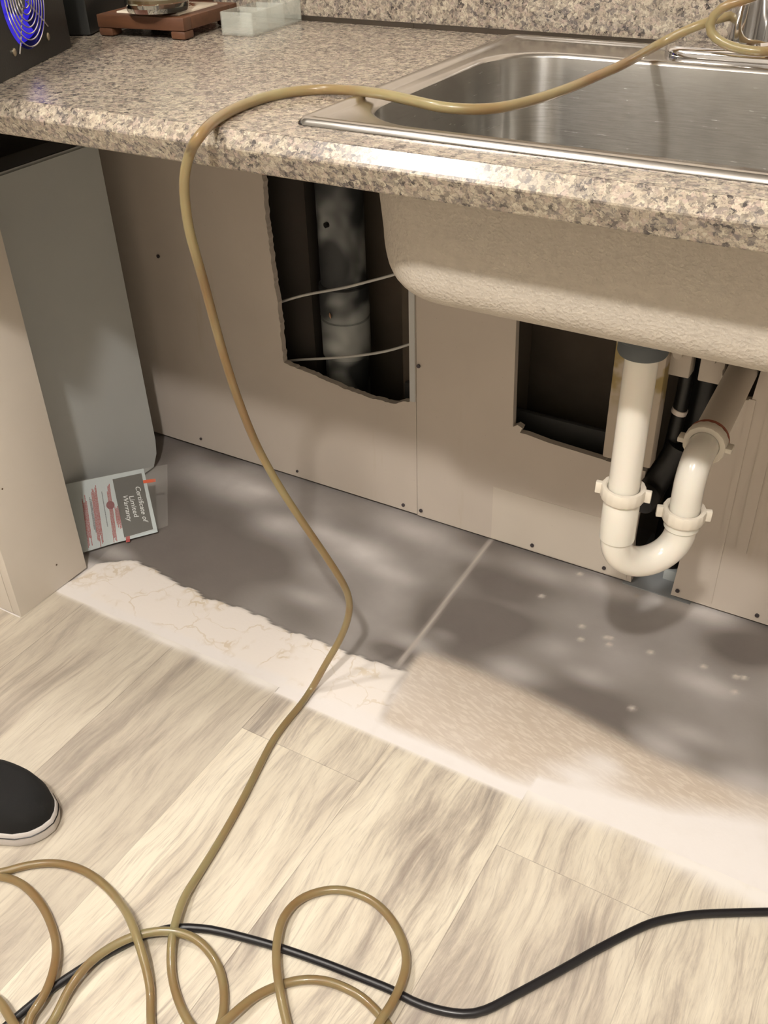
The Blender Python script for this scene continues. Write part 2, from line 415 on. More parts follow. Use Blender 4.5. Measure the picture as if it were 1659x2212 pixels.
def old_floor():
    x0, x1, y0, y1, st = -1.9, 0.45, 0.74, 1.56, 0.0045
    nx = int((x1 - x0) / st); ny = int((y1 - y0) / st)
    X, Y = np.meshgrid(np.linspace(x0, x1, nx), np.linspace(y0, y1, ny))
    rng = np.random.RandomState(3)
    def vnoise(scale, seed, n=40):
        r = np.random.RandomState(seed); out = np.zeros_like(X)
        for k in range(n):
            a = r.rand() * 6.283; f = scale * (0.5 + r.rand()); ph = r.rand() * 6.283
            out += np.cos((np.cos(a) * X + np.sin(a) * Y) * f + ph)
        return out / math.sqrt(n)
    def sm(v, a, b):
        q = np.clip((v - a) / (b - a), 0, 1); return q * q * (3 - 2 * q)
    def poly_y(pts):
        P = sorted([(onz(u, v, -0.005).x, onz(u, v, -0.005).y) for u, v in pts]); return np.interp(X, [p[0] for p in P], [p[1] for p in P])
    # torn edge of the sheet vinyl (scalloped)
    e = poly_y([(150, 1260), (208, 1221), (260, 1214), (300, 1217), (350, 1243), (400, 1272), (450, 1295), (520, 1316), (560, 1340), (620, 1364), (700, 1394), (760, 1418), (850, 1446)])
    sc = 0.006 * np.abs(np.sin(X * 70 + 2 * vnoise(10, 5))) + 0.003 * vnoise(60, 6)
    xr = onz(850, 1500, -0.005).x
    vin = sm(e + sc - Y, 0.0, 0.003) * sm(xr + 0.02 * vnoise(20, 9) - X, 0.0, 0.015)
    # plywood patch, bare
    e2 = poly_y([(840, 1440), (1000, 1490), (1100, 1560), (1200, 1620), (1400, 1730), (1600, 1840), (1659, 1860)]) - 0.0
    ply = sm(X - xr - 0.01 * vnoise(25, 10), -0.01, 0.012) * sm(onz(1000, 1440, -0.005).y + 0.012 * vnoise(9, 12) - Y, -0.01, 0.03)
    # primer
    wht = 0.10 + 0.13 * vnoise(14, 21) + 0.07 * vnoise(40, 22)
    def blob(u, v, rx, ry, amt, ang=0):
        c = onz(u, v, -0.005); dx = X - c.x; dy = Y - c.y; ca, sa = math.cos(ang), math.sin(ang)
        return amt * np.exp(-(((dx * ca + dy * sa) / rx) ** 2 + ((-dx * sa + dy * ca) / ry) ** 2))
    for b in [(600, 1130, .05, .03, .45), (470, 1030, .09, .05, .45), (520, 1070, .06, .04, .3), (780, 1190, .07, .035, .45), (680, 1230, .05, .03, .15), (660, 1290, .05, .02, .25),
              (1180, 1240, .06, .03, .40), (1330, 1275, .05, .025, .45), (1440, 1300, .05, .02, .40), (1020, 1200, .05, .03, .3), (900, 1150, .07, .03, .3), (1530, 1320, .05, .03, .5),
              (1110, 1450, .05, .025, .40), (1270, 1460, .04, .02, .30), (1400, 1590, .06, .02, .35), (1500, 1590, .05, .02, .3), (1620, 1690, .05, .025, .45), (900, 1390, .04, .02, .35), (960, 1370, .03, .02, .25),
              (1300, 1650, .035, .022, .75), (1250, 1680, .05, .02, .85), (1550, 1790, .05, .025, .85), (1650, 1790, .05, .03, .8), (1600, 1860, .07, .03, .9), (1420, 1760, .05, .02, .35), (1180, 1700, .04, .015, .6),
              (700, 1150, .06, .02, .3), (560, 1060, .05, .02, .35), (850, 1240, .05, .02, .3), (1200, 1400, .04, .03, .25), (1530, 1480, .05, .02, .3), (1100, 1310, .05, .02, .2), (815, 1490, .028, .03, .9), (770, 1510, .03, .03, .6), (250, 1195, .05, .02, .30), (1440, 1620, .05, .015, .25),
              (430, 1210, .09, .05, -.25), (560, 1210, .06, .05, -.3), (1000, 1340, .08, .05, -.25), (1600, 1400, .06, .03, -.3), (1300, 1560, .1, .02, -.2), (1480, 1700, .1, .015, -.3), (850, 1410, .04, .015, -.3)]:
        wht = wht + blob(*b)
    # the sprayed line along the laminate's edge
    for a0, a1, ye in [(-1.213, -.722, .847), (-.722, -.302, .835), (-.302, .45, .853)]:
        wd = 0.034 + 0.007 * vnoise(12, 30) + 0.035 * sm(X, -0.34, -0.15)
        if a1 < -.7: wd = wd * 0.9
        wht = np.where((X >= a0) & (X < a1), wht + 1.15 * (1 - sm(Y - ye, wd * 0.35, wd * 1.15)), wht)
    wht = np.where(X < -1.15, wht + 1.0 * (1 - sm(Y - 0.95, -0.02, 0.01)), wht)
    wht = np.clip(wht, 0, 1) * np.where(vin > 0.5, np.clip((0.90 - Y) * 30, 0, 1) * 0.9 + 0.02, 1)
    # seam ridge running back to the wall
    A, B = onz(880, 1410, -0.005), onz(1055, 1175, -0.005)
    xl = A.x + (Y - A.y) * (B.x - A.x) / (B.y - A.y)
    ridge = np.exp(-((X - xl - 0.002 * vnoise(30, 40)) / 0.004) ** 2) * sm(Y, 0.97, 1.0) * 0.75
    # grout-like dots (dried drips)
    for u, v in [(1257, 1353), (1310, 1377), (1319, 1378), (1255, 1381), (1316, 1392), (1405, 1409), (1520, 1440), (1590, 1462), (1607, 1464), (1587, 1495), (1170, 1288), (1253, 1240), (1376, 1288), (1365, 1530)]:
        c = onz(u, v, -0.005); ridge = np.maximum(ridge, 1.3 * np.exp(-(((X - c.x) ** 2 + (Y - c.y) ** 2) / 0.0042 ** 2)))
    Z = -0.005 + 0.0035 * np.clip(vin, 0, 1) + 0.0012 * np.clip(ridge, 0, 1)
    V = np.stack([X, Y, Z], -1).reshape(-1, 3)
    idx = np.arange(nx * ny).reshape(ny, nx)
    Fc = np.stack([idx[:-1, :-1], idx[:-1, 1:], idx[1:, 1:], idx[1:, :-1]], -1).reshape(-1, 4)
    me = D.meshes.new('floor'); me.from_pydata(V.tolist(), [], Fc.tolist())
    for nm, A_ in (('vinyl', vin), ('ply', ply * (1 - vin)), ('white', wht), ('ridge', np.clip(ridge, 0, 1))):
        at = me.attributes.new(nm, 'FLOAT', 'POINT'); at.data.foreach_set('value', A_.reshape(-1).astype(np.float32))
    return link('floor', me, M_OLD, smooth=True)
structure(old_floor())

# back wall, three boards with the cut openings
to3 = lambda a, b: Vector((a, YW, b))
def pw(u, v):
    p = ony(u, v, YW); return (p.x, p.z)
h1 = [(-1.055, 0.640), (-1.058, 0.56), (-1.053, 0.43), (-1.049, 0.379), (-1.048, 0.262), pw(700, 820), pw(760, 846), pw(800, 860), pw(850, 872), (-0.768, 0.250), (-0.768, 0.640)]
o1 = [(-2.2, 0.003), (-0.7565, 0.003), (-0.7565, 1.6), (-2.2, 1.6)]
structure(slab('wall_back', o1, [dense(h1, 0.005, 0.0028, 1)], to3, (0, 1, 0), 0.013, M_WALL))
# board two: from the seam to the notch; its opening joins the notch
o2 = [(-0.7555, 0.001), (-0.326, 0.001), (-0.332, 0.09), (-0.330, 0.232)]
cut = [(-0.398, 0.232)] + [(-0.398, 0.233), (-0.50, 0.238), (-0.540, 0.243), pw(1123, 935), pw(1128, 925), pw(1118, 918), pw(1108, 922), (-0.568, 0.30), (-0.571, 0.44), (-0.571, 0.66)]
o2 = o2 + dense(cut, 0.005, 0.0016, 5)[:-1] if False else o2 + cut
o2 += [(-0.20, 0.66), (-0.20, 1.6), (-0.7555, 1.6)]
structure(slab('wall_back', o2, [], to3, (0, 1, 0), 0.013, M_WALL))
o3 = [(-0.255, 0.001), (1.2, 0.001), (1.2, 1.6), (-0.1995, 1.6), (-0.1995, 0.66), (-0.188, 0.655), (-0.188, 0.452), (-0.192, 0.398), (-0.203, 0.396), (-0.204, 0.411)]
for k in range(0, 9):
    a = math.radians(-60 - k * 15); o3.append((-0.217 + 0.024 * math.cos(a), 0.435 + 0.024 * math.sin(a)))
o3 += [(-0.243, 0.38), (-0.246, 0.33), (-0.249, 0.108)]
structure(slab('wall_back', o3, [], to3, (0, 1, 0), 0.013, M_WALL))
# pale metal edging on the right side of the left opening
structure(box('trim_1', -0.7685, -0.7575, YW - 0.0025, YW + 0.013, 0.251, 0.66, mat('edge_bead', (0.55, 0.55, 0.53), 0.5)))
# lighter rectangle low on the wall
structure(box('pale_wall_area', -0.597, -0.335, YW - 0.0014, YW + 0.001, 0.004, 0.118, m_wall('pale_wall_tone', (0.66, 0.59, 0.50))), 'lighter rectangle low on the back wall', 'wall patch')
# shallow vertical batten marks at the right
structure(box('trim_2', -0.196, -0.186, YW - 0.0016, YW + 0.001, 0.01, 0.40, M_WALL))
structure(box('trim_3', -0.168, -0.150, YW - 0.0022, YW + 0.001, 0.13, 0.60, M_WALL))
# cavity behind
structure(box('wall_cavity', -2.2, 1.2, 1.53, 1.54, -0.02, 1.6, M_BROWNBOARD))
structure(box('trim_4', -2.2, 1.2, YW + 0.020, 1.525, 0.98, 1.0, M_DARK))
tag(box('cavity_board', -1.36, -1.015, 1.42, 1.50, 0.0, 0.97, M_DARK), 'dark board standing in for the shade at the left inside the wall opening', 'stud')  # dark board widened so the shaded left of the opening reads black
tag(box('cavity_board', -0.83, -0.60, 1.44, 1.50, 0.0, 0.97, M_BROWNBOARD), 'brown board inside the wall behind the two openings', 'stud')
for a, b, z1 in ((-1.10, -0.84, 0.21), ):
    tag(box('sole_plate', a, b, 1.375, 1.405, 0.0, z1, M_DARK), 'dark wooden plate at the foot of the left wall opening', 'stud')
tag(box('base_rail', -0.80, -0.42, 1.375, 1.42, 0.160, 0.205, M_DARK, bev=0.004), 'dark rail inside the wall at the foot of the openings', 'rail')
tag(box('base_rail', -0.82, -0.42, 1.425, 1.438, 0.190, 0.245, mat('rail_grey', (0.05, 0.048, 0.045), 0.6), bev=0.004), 'second dark rail, the rear one inside the wall', 'rail')

# screws in the wall boards
def screw_at(p, label, r=0.0036):
    o = lathe('drywall_screw', [(r * 0.2, -0.0012), (r, -0.0016), (r, 0.0004), (r * .9, 0.001), (r * .35, 0.001), (r * .3, 0.004)], M_SCREW, loc=p, axis=(0, 1, 0), n=14)
    return tag(o, label, 'screw', 'screws in the back wall')
for u, v, lab in [(343, 553, 'dark screw high on the wall left of the left opening'), (905, 790, 'dark screw beside the right edge of the left opening'),
                  (435, 947, 'tiny screw near the wall corner by the grey appliance'), (643, 1017, 'tiny screw at the wall foot behind the hose'),
                  (872, 1090, 'screw at the wall foot just left of the seam'), (910, 1102, 'screw at the wall foot just right of the seam'),
                  (1151, 1176, 'screw in the lighter patch left of the drain trap'), (1306, 1225, 'screw at the wall foot beside the notch'),
                  (1464, 1275, 'screw at the foot of the wall right of the notch'), (1636, 1328, 'screw at the wall foot near the picture edge, furthest right')]:
    q = ony(u, v, YW); screw_at((q.x, YW - 0.0015 if u not in (1151, 1306) else YW - 0.003, q.z), lab, 0.0028 if u in (435, 643) else 0.0036)

# ------------------------------------------------------------------ pipes and wires in the wall
ip = thing('drain_stack', 'dark iron drain stack with white overspray in the left opening', 'pipe')
PX, PY, PR = -0.962, 1.452, 0.043
lathe('pipe', [(PR, 0.0), (PR, 0.975)], M_IRON, loc=(PX, PY, 0), parent=ip, n=40, cap0=True)
lathe('coupling', [(PR + .001, 0.262), (PR + 0.004, 0.264), (PR + 0.004, 0.338), (PR + 0.0005, 0.340), (PR + 0.0005, 0.343), (PR + 0.0045, 0.345), (PR + 0.0045, 0.405), (PR + .001, 0.408)], M_IRON, loc=(PX, PY, 0), parent=ip, n=40)
p = ony(705, 486, PY - PR - 0.002)
lathe('bolt', [(0.001, -0.003), (0.005, -0.003), (0.005, 0.003)], M_BLACKPL, loc=p, axis=(0.3, 1, 0), parent=ip, n=12)
p = ony(713, 682, PY - PR - 0.0065)
lathe('rust_flake', [(0.001, -0.002), (0.004, -0.001), (0.006, 0.0), (0.004, 0.001), (0.001, 0.002)], mat('pale_rust', (0.42, 0.24, 0.14), 0.8), loc=p, axis=(0.9, 1, 0.1), parent=ip, n=10)
for pts, lab in (([(560, 668), (607, 652), (660, 637), (740, 622), (800, 607), (855, 592), (920, 572)], 'thin white wire crossing the left wall opening, upper one'),
                 ([(600, 782), (650, 777), (720, 773), (790, 766), (840, 757), (886, 743), (930, 728)], 'thin white wire crossing the left wall opening, lower one')):
    P3 = catmull([ony(u, v, 1.396) for u, v in pts], 0.01)
    tag(tube('white_wire', P3, 0.0026, M_WHITEWIRE, n=8), lab, 'wire')

# what stands in the notch right of the second opening
bp = thing('vertical_batten', 'cream vertical batten with yellow glue behind the drain pipe', 'batten')
M_BATTEN = mat('primed_batten', (0.50, 0.43, 0.34), 0.8); t = NT(M_BATTEN); P, x, y, z = t.xyz()
t.base(t.mix(t.math('MULTIPLY', t.smooth(t.noise(P, 18, 3), 0.48, 0.6), t.smooth(z, 0.33, 0.38)), (0.50, 0.43, 0.345), (0.33, 0.25, 0.10)))
bm = bmesh.new(); box_bm(bm, -0.400, -0.320, 1.342, 1.372, 0.248, 0.80, 0.003)
from_bm('post', bm, M_BATTEN, bp, auto=35)
sup = thing('supply_pipe', 'black pipe standing in the notch behind the trap', 'pipe')
tube('pipe', catmull([ony(1490, 770, 1.40), ony(1480, 830, 1.396), ony(1468, 887, 1.396), ony(1453, 950, 1.39), ony(1438, 1010, 1.39)], 0.01), 0.0115, M_BLACKPL, sup, n=20)
tube('elbow', catmull([ony(1470, 960, 1.385), ony(1440, 1010, 1.38), ony(1412, 1050, 1.36), ony(1392, 1075, 1.33)], 0.006), 0.021, M_BLACKPL, sup, n=24)
lathe('cap', [(0.012, -0.012), (0.022, -0.010), (0.024, -0.004), (0.024, 0.012), (0.019, 0.016)], M_BLACKPL, loc=ony(1390, 1078, 1.325), axis=(0.25, 1, 0.25), parent=sup, n=30)
lo = thing('wall_pipe', 'broad black pipe hidden low inside the notch', 'pipe')
tube('pipe', [Vector((-0.268, 1.44, 0.44)), Vector((-0.285, 1.43, 0.02))], 0.030, M_BLACKPL, lo, n=24)
lathe('tie_band', [(0.0119, -0.0045), (0.0128, -0.004), (0.0128, 0.004), (0.0119, 0.0045)], mat('white_band', (0.80, 0.72, 0.66), 0.5), loc=ony(1468, 887, 1.396), axis=(0.22, 0.02, 1), parent=sup, n=20)
for (u, v), lab in (((1467, 792), 'white valve box left of the black pipe under the sink'), ((1537, 806), 'white valve box right of the black pipe under the sink')):
    c = ony(u, v, 1.375); s = thing('shutoff_valve', lab, 'valve')
    box('valve_body', c.x - 0.017, c.x + 0.019, 1.365, 1.395, c.z - 0.012, c.z + 0.06, M_PRIMED, s, bev=0.002)
    lathe('valve_stem', [(0.007, -0.012), (0.008, 0.0), (0.008, 0.01)], M_PRIMED, loc=(c.x, 1.363, c.z + 0.03), axis=(0, 1, 0), parent=s, n=16)
tag(box('concrete_block', -0.282, -0.258, 1.40, 1.425, -0.005, 0.018, mat('pale_block', (0.45, 0.48, 0.47), .8), bev=0.001), 'small pale block on the floor inside the wall notch', 'block')
structure(box('floor_notch', -0.34, -0.22, YW - 0.003, 1.525, -0.006, -0.003, mat('grey_slab', (0.27, 0.28, 0.28), .85)))

# ------------------------------------------------------------------ counter
def counter():
    bm = bmesh.new()
    # flat top with the sink cut-out
    outer = [(-2.2, 0.7795), (1.2, 0.7795), (1.2, 1.3425), (-2.2, 1.3425)]
    hole = [(-0.575, 0.835), (-0.575, 1.300), (0.035, 1.300), (0.035, 0.835)]
    loops = [outer, hole]; flat = outer + hole
    tris = tessellate_polygon([[Vector((*p, 0)) for p in l] for l in loops])
    A = [bm.verts.new((*p, 0.865)) for p in flat]; B = [bm.verts.new((*p, 0.832)) for p in flat]
    for q in tris: bm.faces.new([A[i] for i in q]); bm.faces.new([B[i] for i in reversed(q)])
    for s, n in ((0, 4), (4, 4)):
        for i in range(n):
            a, b = s + i, s + (i + 1) % n; bm.faces.new((A[a], A[b], B[b], B[a]))
    # bevelled nosing with the hairline joint behind it
    prof = [(0.7788, 0.8648), (0.7778, 0.8650), (0.7660, 0.8542), (0.7638, 0.8518), (0.7636, 0.8500), (0.7725, 0.8285), (0.7737, 0.8270), (0.7788, 0.8270)]
    L = [bm.verts.new((-2.2, y, z)) for y, z in prof]; R = [bm.verts.new((1.2, y, z)) for y, z in prof]
    n = len(prof)
    for i in range(n): bm.faces.new((L[i], L[(i + 1) % n], R[(i + 1) % n], R[i]))
    bm.faces.new(L); bm.faces.new(R)
    return from_bm('countertop', bm, M_GRANITE)
tag(counter(), 'speckled granite-look countertop around the sink, with a chamfered front edge', 'countertop')
tag(box('backsplash', -0.965 - 0.4, 1.2, 1.3435, 1.3565, 0.8712, 0.975, M_GRANITE, bev=0.002), 'speckled granite-look backsplash behind the sink', 'backsplash')
structure(box('gap_shade_strip', -2.2, 1.2, 1.3435, 1.357, 0.80, 0.845, M_DARK))  # dark strip added for the shade in the gap under the backsplash

# ------------------------------------------------------------------ sink
def rr(x0, x1, y0, y1, r, z, n=10, zf=None):
    out = []
    for cx, cy, a0 in ((x1 - r, y1 - r, 0), (x0 + r, y1 - r, 90), (x0 + r, y0 + r, 180), (x1 - r, y0 + r, 270)):
        for k in range(n + 1):
            a = math.radians(a0 + 90 * k / n); out.append(Vector((cx + r * math.cos(a), cy + r * math.sin(a), z)))
    return out
sk = thing('kitchen_sink', 'stainless single-bowl drop-in sink with undercoated outside', 'sink')
def ri(d, z, r=0.014): return rr(-0.593 + d, 0.053 - d, 0.818 + d, 1.327 - d, max(0.003, r - d * 0.5), z)
rim_rings = [ri(0.0, 0.8655), ri(0.0004, 0.8668), ri(0.004, 0.8705), ri(0.006, 0.8712), ri(0.014, 0.8712), ri(0.016, 0.8700), ri(0.018, 0.8682, 0.03), ri(0.022, 0.8678, 0.03)]
BX0, BX1, BY0, BY1 = -0.555, 0.015, 0.853, 1.236
rim_rings += [rr(BX0 - .006, BX1 + .006, BY0 - .005, BY1 + .006, 0.088, 0.8678), rr(BX0 - .002, BX1 + .002, BY0 - .002, BY1 + .002, 0.084, 0.8668), rr(BX0, BX1, BY0, BY1, 0.082, 0.863)]
loft('rim', rim_rings, M_STEEL, sk, auto=50)
bowl = [rr(BX0, BX1, BY0, BY1, 0.082, 0.863), rr(BX0 + .001, BX1 - .001, BY0 + .001, BY1 - .001, 0.081, 0.855)]
for k in range(1, 7): bowl.append(rr(BX0 + .001 + .0015 * k, BX1 - .001 - .0015 * k, BY0 + .001 + .0015 * k, BY1 - .001 - .0015 * k, 0.080, 0.855 - k * 0.0185))
for k in range(1, 9):
    a = k / 8 * math.pi / 2; q = 0.010 + 0.042 * (1 - math.cos(a))
    bowl.append(rr(BX0 + q, BX1 - q, BY0 + q, BY1 - q, max(0.03, 0.08 - q * 0.7), 0.744 - 0.043 * math.sin(a)))
bowl.append(rr(-0.31, -0.23, 1.0, 1.08, 0.038, 0.697))
loft('bowl', bowl, M_BOWL, sk, cap1=True, auto=50)
ex = 0.0035; co = [rr(BX0 - ex, BX1 + ex, BY0 - ex, BY1 + ex, 0.084, 0.855)]
for k in range(1, 7): co.append(rr(BX0 - ex + .0012 * k, BX1 + ex - .0012 * k, BY0 - ex + .0014 * k, BY1 + ex - .0012 * k, 0.083, 0.855 - k * 0.0182))
for k in range(1, 15):
    a = k / 14 * math.pi / 2
    zz = 0.7458 - 0.071 * math.sin(a)
    q = 0.004 + 0.056 * (1 - math.cos(a)); ca = (0.710 - zz) / 0.035
    qy = 0.0102 + (0.036 * (1 - math.sqrt(max(0, 1 - ca * ca))) if ca > 0 else 0)
    co.append(rr(BX0 + q, BX1 - q, BY0 - ex + qy, BY1 - q, max(0.03, 0.082 - q * 0.6), zz))
co.append(rr(-0.31, -0.23, 1.0, 1.08, 0.038, 0.6745))
loft('undercoat', co, M_COAT, sk, cap1=True, auto=60)
lathe('drain_basket', [(0.040, 0.676), (0.040, 0.660), (0.030, 0.655), (0.030, 0.640)], M_RUBBER, loc=(-0.268, 1.012, 0), parent=sk, n=36)

# ------------------------------------------------------------------ P-trap
TX, TY = -0.2685, 1.008
RX, RY = -0.203, 1.068
r0 = 0.0192
tr = thing('drain_trap', 'white plastic P-trap with cream slip nuts under the sink', 'drain trap')
lathe('locknut', [(0.020, 0.6395), (0.0295, 0.6395), (0.0305, 0.632), (0.0305, 0.628), (0.0285, 0.626), (0.0285, 0.612), (0.027, 0.609), (0.0200, 0.6085)], M_RUBBER, loc=(TX, TY, 0), parent=tr, n=48)
lathe('tailpiece', [(r0, 0.640), (r0, 0.412)], M_PVC, loc=(TX, TY, 0), parent=tr, n=40)
lathe('socket', [(r0 + .0015, 0.418), (r0 + .0035, 0.414), (r0 + .0035, 0.352), (r0 + .0032, 0.350), (r0 + .001, 0.3495)], M_PVC, loc=(TX, TY, 0), parent=tr, n=40)
d = Vector((RX - TX, RY - TY, 0)); half = d.length / 2; dn = d.normalized(); mid = Vector((TX, TY, 0)) + d / 2
z0, z1 = 0.352, 0.352
pts = [Vector((TX, TY, 0.360))]
for k in range(0, 25):
    a = math.pi * k / 24
    pts.append(Vector((mid.x, mid.y, 0.346)) - dn * half * math.cos(a) + Vector((0, 0, -half * 0.98 * math.sin(a))))
pts.append(Vector((RX, RY, 0.372)))
tube('trap_bend', pts, r0 + 0.001, M_PVC, tr, n=36)
lathe('socket', [(r0 + .001, 0.349), (r0 + .0035, 0.352), (r0 + .0035, 0.366)], M_PVC, loc=(RX, RY, 0), parent=tr, n=40)
# riser, elbow and arm into the wall
AY = 1.118; AZ = 0.447
rp = [Vector((RX, RY, 0.364)), Vector((RX, RY, 0.39)), Vector((RX, RY, AZ - 0.040))]
for k in range(1, 11):
    a = math.pi / 2 * k / 10; rp.append(Vector((RX, RY + 0.040 * (1 - math.cos(a)), AZ - 0.040 + 0.040 * math.sin(a))))
rp.append(Vector((RX, AY + 0.012, AZ)))
tube('elbow', rp, r0, M_PVC, tr, n=36)
arm = thing('waste_arm', 'primer-coated waste pipe running from the trap into the wall', 'pipe')
tube('pipe', [Vector((RX, AY + 0.008, AZ)), Vector((RX - 0.003, 1.2, AZ - 0.002)), Vector((-0.217, 1.42, 0.435))], r0 + 0.0022, M_PRIMED, arm, n=36)
lathe('gasket', [(r0 + .001, 0.0), (0.0265, 0.0), (0.0268, 0.004), (r0, 0.005)], M_RUST, loc=(RX, AY + 0.016, AZ), axis=(0, 1, 0), parent=arm, n=36)
def slip_nut(c, axis, rot, m):
    ax = Vector(axis).normalized(); q = Vector((0, 0, 1)).rotation_difference(ax)
    bm = bmesh.new(); n = 72; prof = [(r0 + .0004, -0.0085), (0.0262, -0.0085), (0.0272, -0.0065), (0.0272, 0.0065), (0.0262, 0.0085), (0.0225, 0.0085), (r0 + .0012, 0.0070), (r0 + .0004, 0.003)]
    rings = []
    for rr_, z in prof:
        ring = []
        for k in range(n):
            a = 2 * math.pi * k / n; r = rr_
            if rr_ > 0.026: r += 0.0004 * (k % 4 < 2)
            ring.append(bm.verts.new(Vector(c) + q @ Vector((r * math.cos(a), r * math.sin(a), z))))
        rings.append(ring)
    for i in range(len(rings)):
        a_, b_ = rings[i], rings[(i + 1) % len(rings)]
        for k in range(n): bm.faces.new((a_[k], a_[(k + 1) % n], b_[(k + 1) % n], b_[k]))
    nut = from_bm('slip_nut', bm, m, tr, auto=35)
    for s in (0, 1):
        a = rot + math.pi * s
        M = Matrix.Translation(Vector(c)) @ q.to_matrix().to_4x4() @ Matrix.Rotation(a, 4, 'Z')
        bm = bmesh.new(); box_bm(bm, 0.0255, 0.0345, -0.0035, 0.0035, -0.008, 0.008, 0.0012, 2, M)
        from_bm('lug', bm, m, nut, auto=35)
    return nut
slip_nut((TX, TY, 0.420), (0.02, 0, 1), 0.15, M_NUT)
slip_nut((RX, RY, 0.372), (0.03, -0.02, 1), 0.35, M_NUT)
slip_nut((RX, AY + 0.006, AZ), (0, 1, 0), 0.0, M_NUT)

# ------------------------------------------------------------------ left end: cabinet end and grey appliance
ec = thing('end_cabinet', 'cream cabinet end standing under the counter at left', 'cabinet')
box('side_panel', -1.230, -1.2105, 0.7665, 0.9235, 0.0, 0.826, M_CREAM, ec, bev=0.0006)
box('front_panel', -2.1, -1.2315, 0.7665, 0.7825, 0.0, 0.826, M_CREAM, ec, bev=0.0006)
for (u, v) in ((5, 1056), (122, 1220)):
    q = onx(u, v, -1.2105); lathe('peg_hole', [(0.0004, 0.0006), (0.0016, 0.0006), (0.0016, -0.0006)], mat('peg_dark', (0.12, 0.08, 0.05), .9), loc=q, axis=(1, 0, 0), parent=ec, n=10)
fr = thing('mini_fridge', 'grey-sided low appliance with black top beside the cream cabinet end', 'appliance')
def fr_side():
    prof = [(0.80, 0.0), (1.246, 0.0), (1.262, 0.028), (1.262, 0.06), (1.259, 0.655), (1.256, 0.668), (0.80, 0.668)]
    bm = bmesh.new(); A = [bm.verts.new((-1.33, y, z)) for y, z in prof]; B = [bm.verts.new((-1.80, y, z)) for y, z in prof]
    n = len(prof)
    for i in range(n): bm.faces.new((A[i], A[(i + 1) % n], B[(i + 1) % n], B[i]))
    bm.faces.new(A); bm.faces.new(B)
    bmesh.ops.bevel(bm, geom=[e for e in bm.edges if abs(e.verts[0].co.x - e.verts[1].co.x) < 1e-6 and e.verts[0].co.x > -1.4], offset=0.004, segments=3, affect='EDGES')
    return from_bm('housing', bm, M_FRIDGE, fr, auto=40)
fr_side()
box('top_cover', -1.80, -1.333, 0.80, 1.255, 0.668, 0.690, M_BLACKPL, fr, bev=0.003)

# ------------------------------------------------------------------ warranty leaflet in its sleeve
PBr = Vector((-1.15935, 1.08988, 0.001)); PBl = Vector((-1.245685, 0.95254, 0.001)); PTl = Vector((-1.3200, 1.0176, 0.101))
PN = (PBl - PBr).cross(PTl - PBr).normalized()
if PN.dot(Vector(CAM) - PBr) < 0: PN = -PN
def pk(u, v, off=0.0): return onplane(u, v, PBr + PN * off, PN)
def patch(name, px, off, m, parent, thick=0.0003):
    bm = bmesh.new(); A = [bm.verts.new(pk(u, v, off)) for u, v in px]; B = [bm.verts.new(pk(u, v, off) - PN * thick) for u, v in px]
    bm.faces.new(A); bm.faces.new(list(reversed(B)))
    for i in range(len(A)): bm.faces.new((A[i], A[(i + 1) % len(A)], B[(i + 1) % len(A)], B[i]))
    return from_bm(name, bm, m, parent)
z6 = lambda a, b: (130 + a / 6.636, 960 + b / 6.636)
lf = thing('leaflet_packet', 'warranty leaflet in a clear sleeve leaning by the cabinet end', 'packet')
M_PAPER = mat('pale_blue_paper', (0.50, 0.56, 0.56), 0.5)
M_INKD = mat('dark_olive_ink', (0.040, 0.038, 0.028), 0.5)
M_RED = mat('red_ink', (0.34, 0.04, 0.035), 0.6); M_ORANGE = mat('orange_red_tab', (0.62, 0.10, 0.03), 0.6)
M_WHITEI = mat('white_ink', (0.72, 0.74, 0.72), 0.6)
card = patch('card', [z6(10, 585), z6(600, 465), z6(1195, 345), z6(1400, 1255), z6(760, 1420), z6(340, 1545), z6(285, 1560)], 0.0012, M_PAPER, lf, 0.0009)
patch('dark_panel', [z6(750, 500), z6(1165, 412), z6(1332, 1215), z6(920, 1335)], 0.0015, M_INKD, card)
patch('red_tab', [z6(1185, 515), z6(1365, 490), z6(1370, 535), z6(1195, 560)], 0.0030, M_ORANGE, card)
patch('red_tab', [z6(940, 1325), z6(1000, 1310), z6(1000, 1395), z6(945, 1405)], 0.0016, M_RED, card)
def text_on(s, p0, p1, height_px, m, off, shear=0.25):
    a, b = pk(*z6(*p0), off), pk(*z6(*p1), off)
    cu = D.curves.new('lettering', 'FONT'); cu.body = s; cu.size = 1; cu.shear = shear; cu.extrude = 0.0; cu.offset = 0.004
    o = D.objects.new('lettering', cu); COL.objects.link(o); cu.materials.append(m)
    X = (b - a); L = X.length; X.normalize(); Z = PN; Y = Z.cross(X).normalized()
    bpy.context.view_layer.update(); wdt = max(1e-6, o.dimensions.x)
    s_x = L / wdt; s_y = height_px / 6.636 / F_PX * 1.9
    M = Matrix.Identity(4)
    for i in range(3): M[i][0] = X[i] * s_x; M[i][1] = Y[i] * s_y; M[i][2] = Z[i]; M[i][3] = a[i]
    o.matrix_world = M; o.parent = card;     bpy.context.view_layer.update()
    me = D.meshes.new_from_object(o.evaluated_get(bpy.context.evaluated_depsgraph_get())); me.name = 'lettering'
    mwx = o.matrix_world.copy(); D.objects.remove(o); o = D.objects.new('lettering', me); COL.objects.link(o)
    if not me.materials: me.materials.append(m)
    o.matrix_world = M; o.parent = card; return o
text_on('Certificate of', (1075, 600), (1195, 1115), 95, M_WHITEI, 0.0018)
text_on('Limited', (985, 740), (1062, 1040), 95, M_WHITEI, 0.0018, 0.05)
text_on('Warranty', (895, 725), (965, 1095), 95, M_WHITEI, 0.0018)
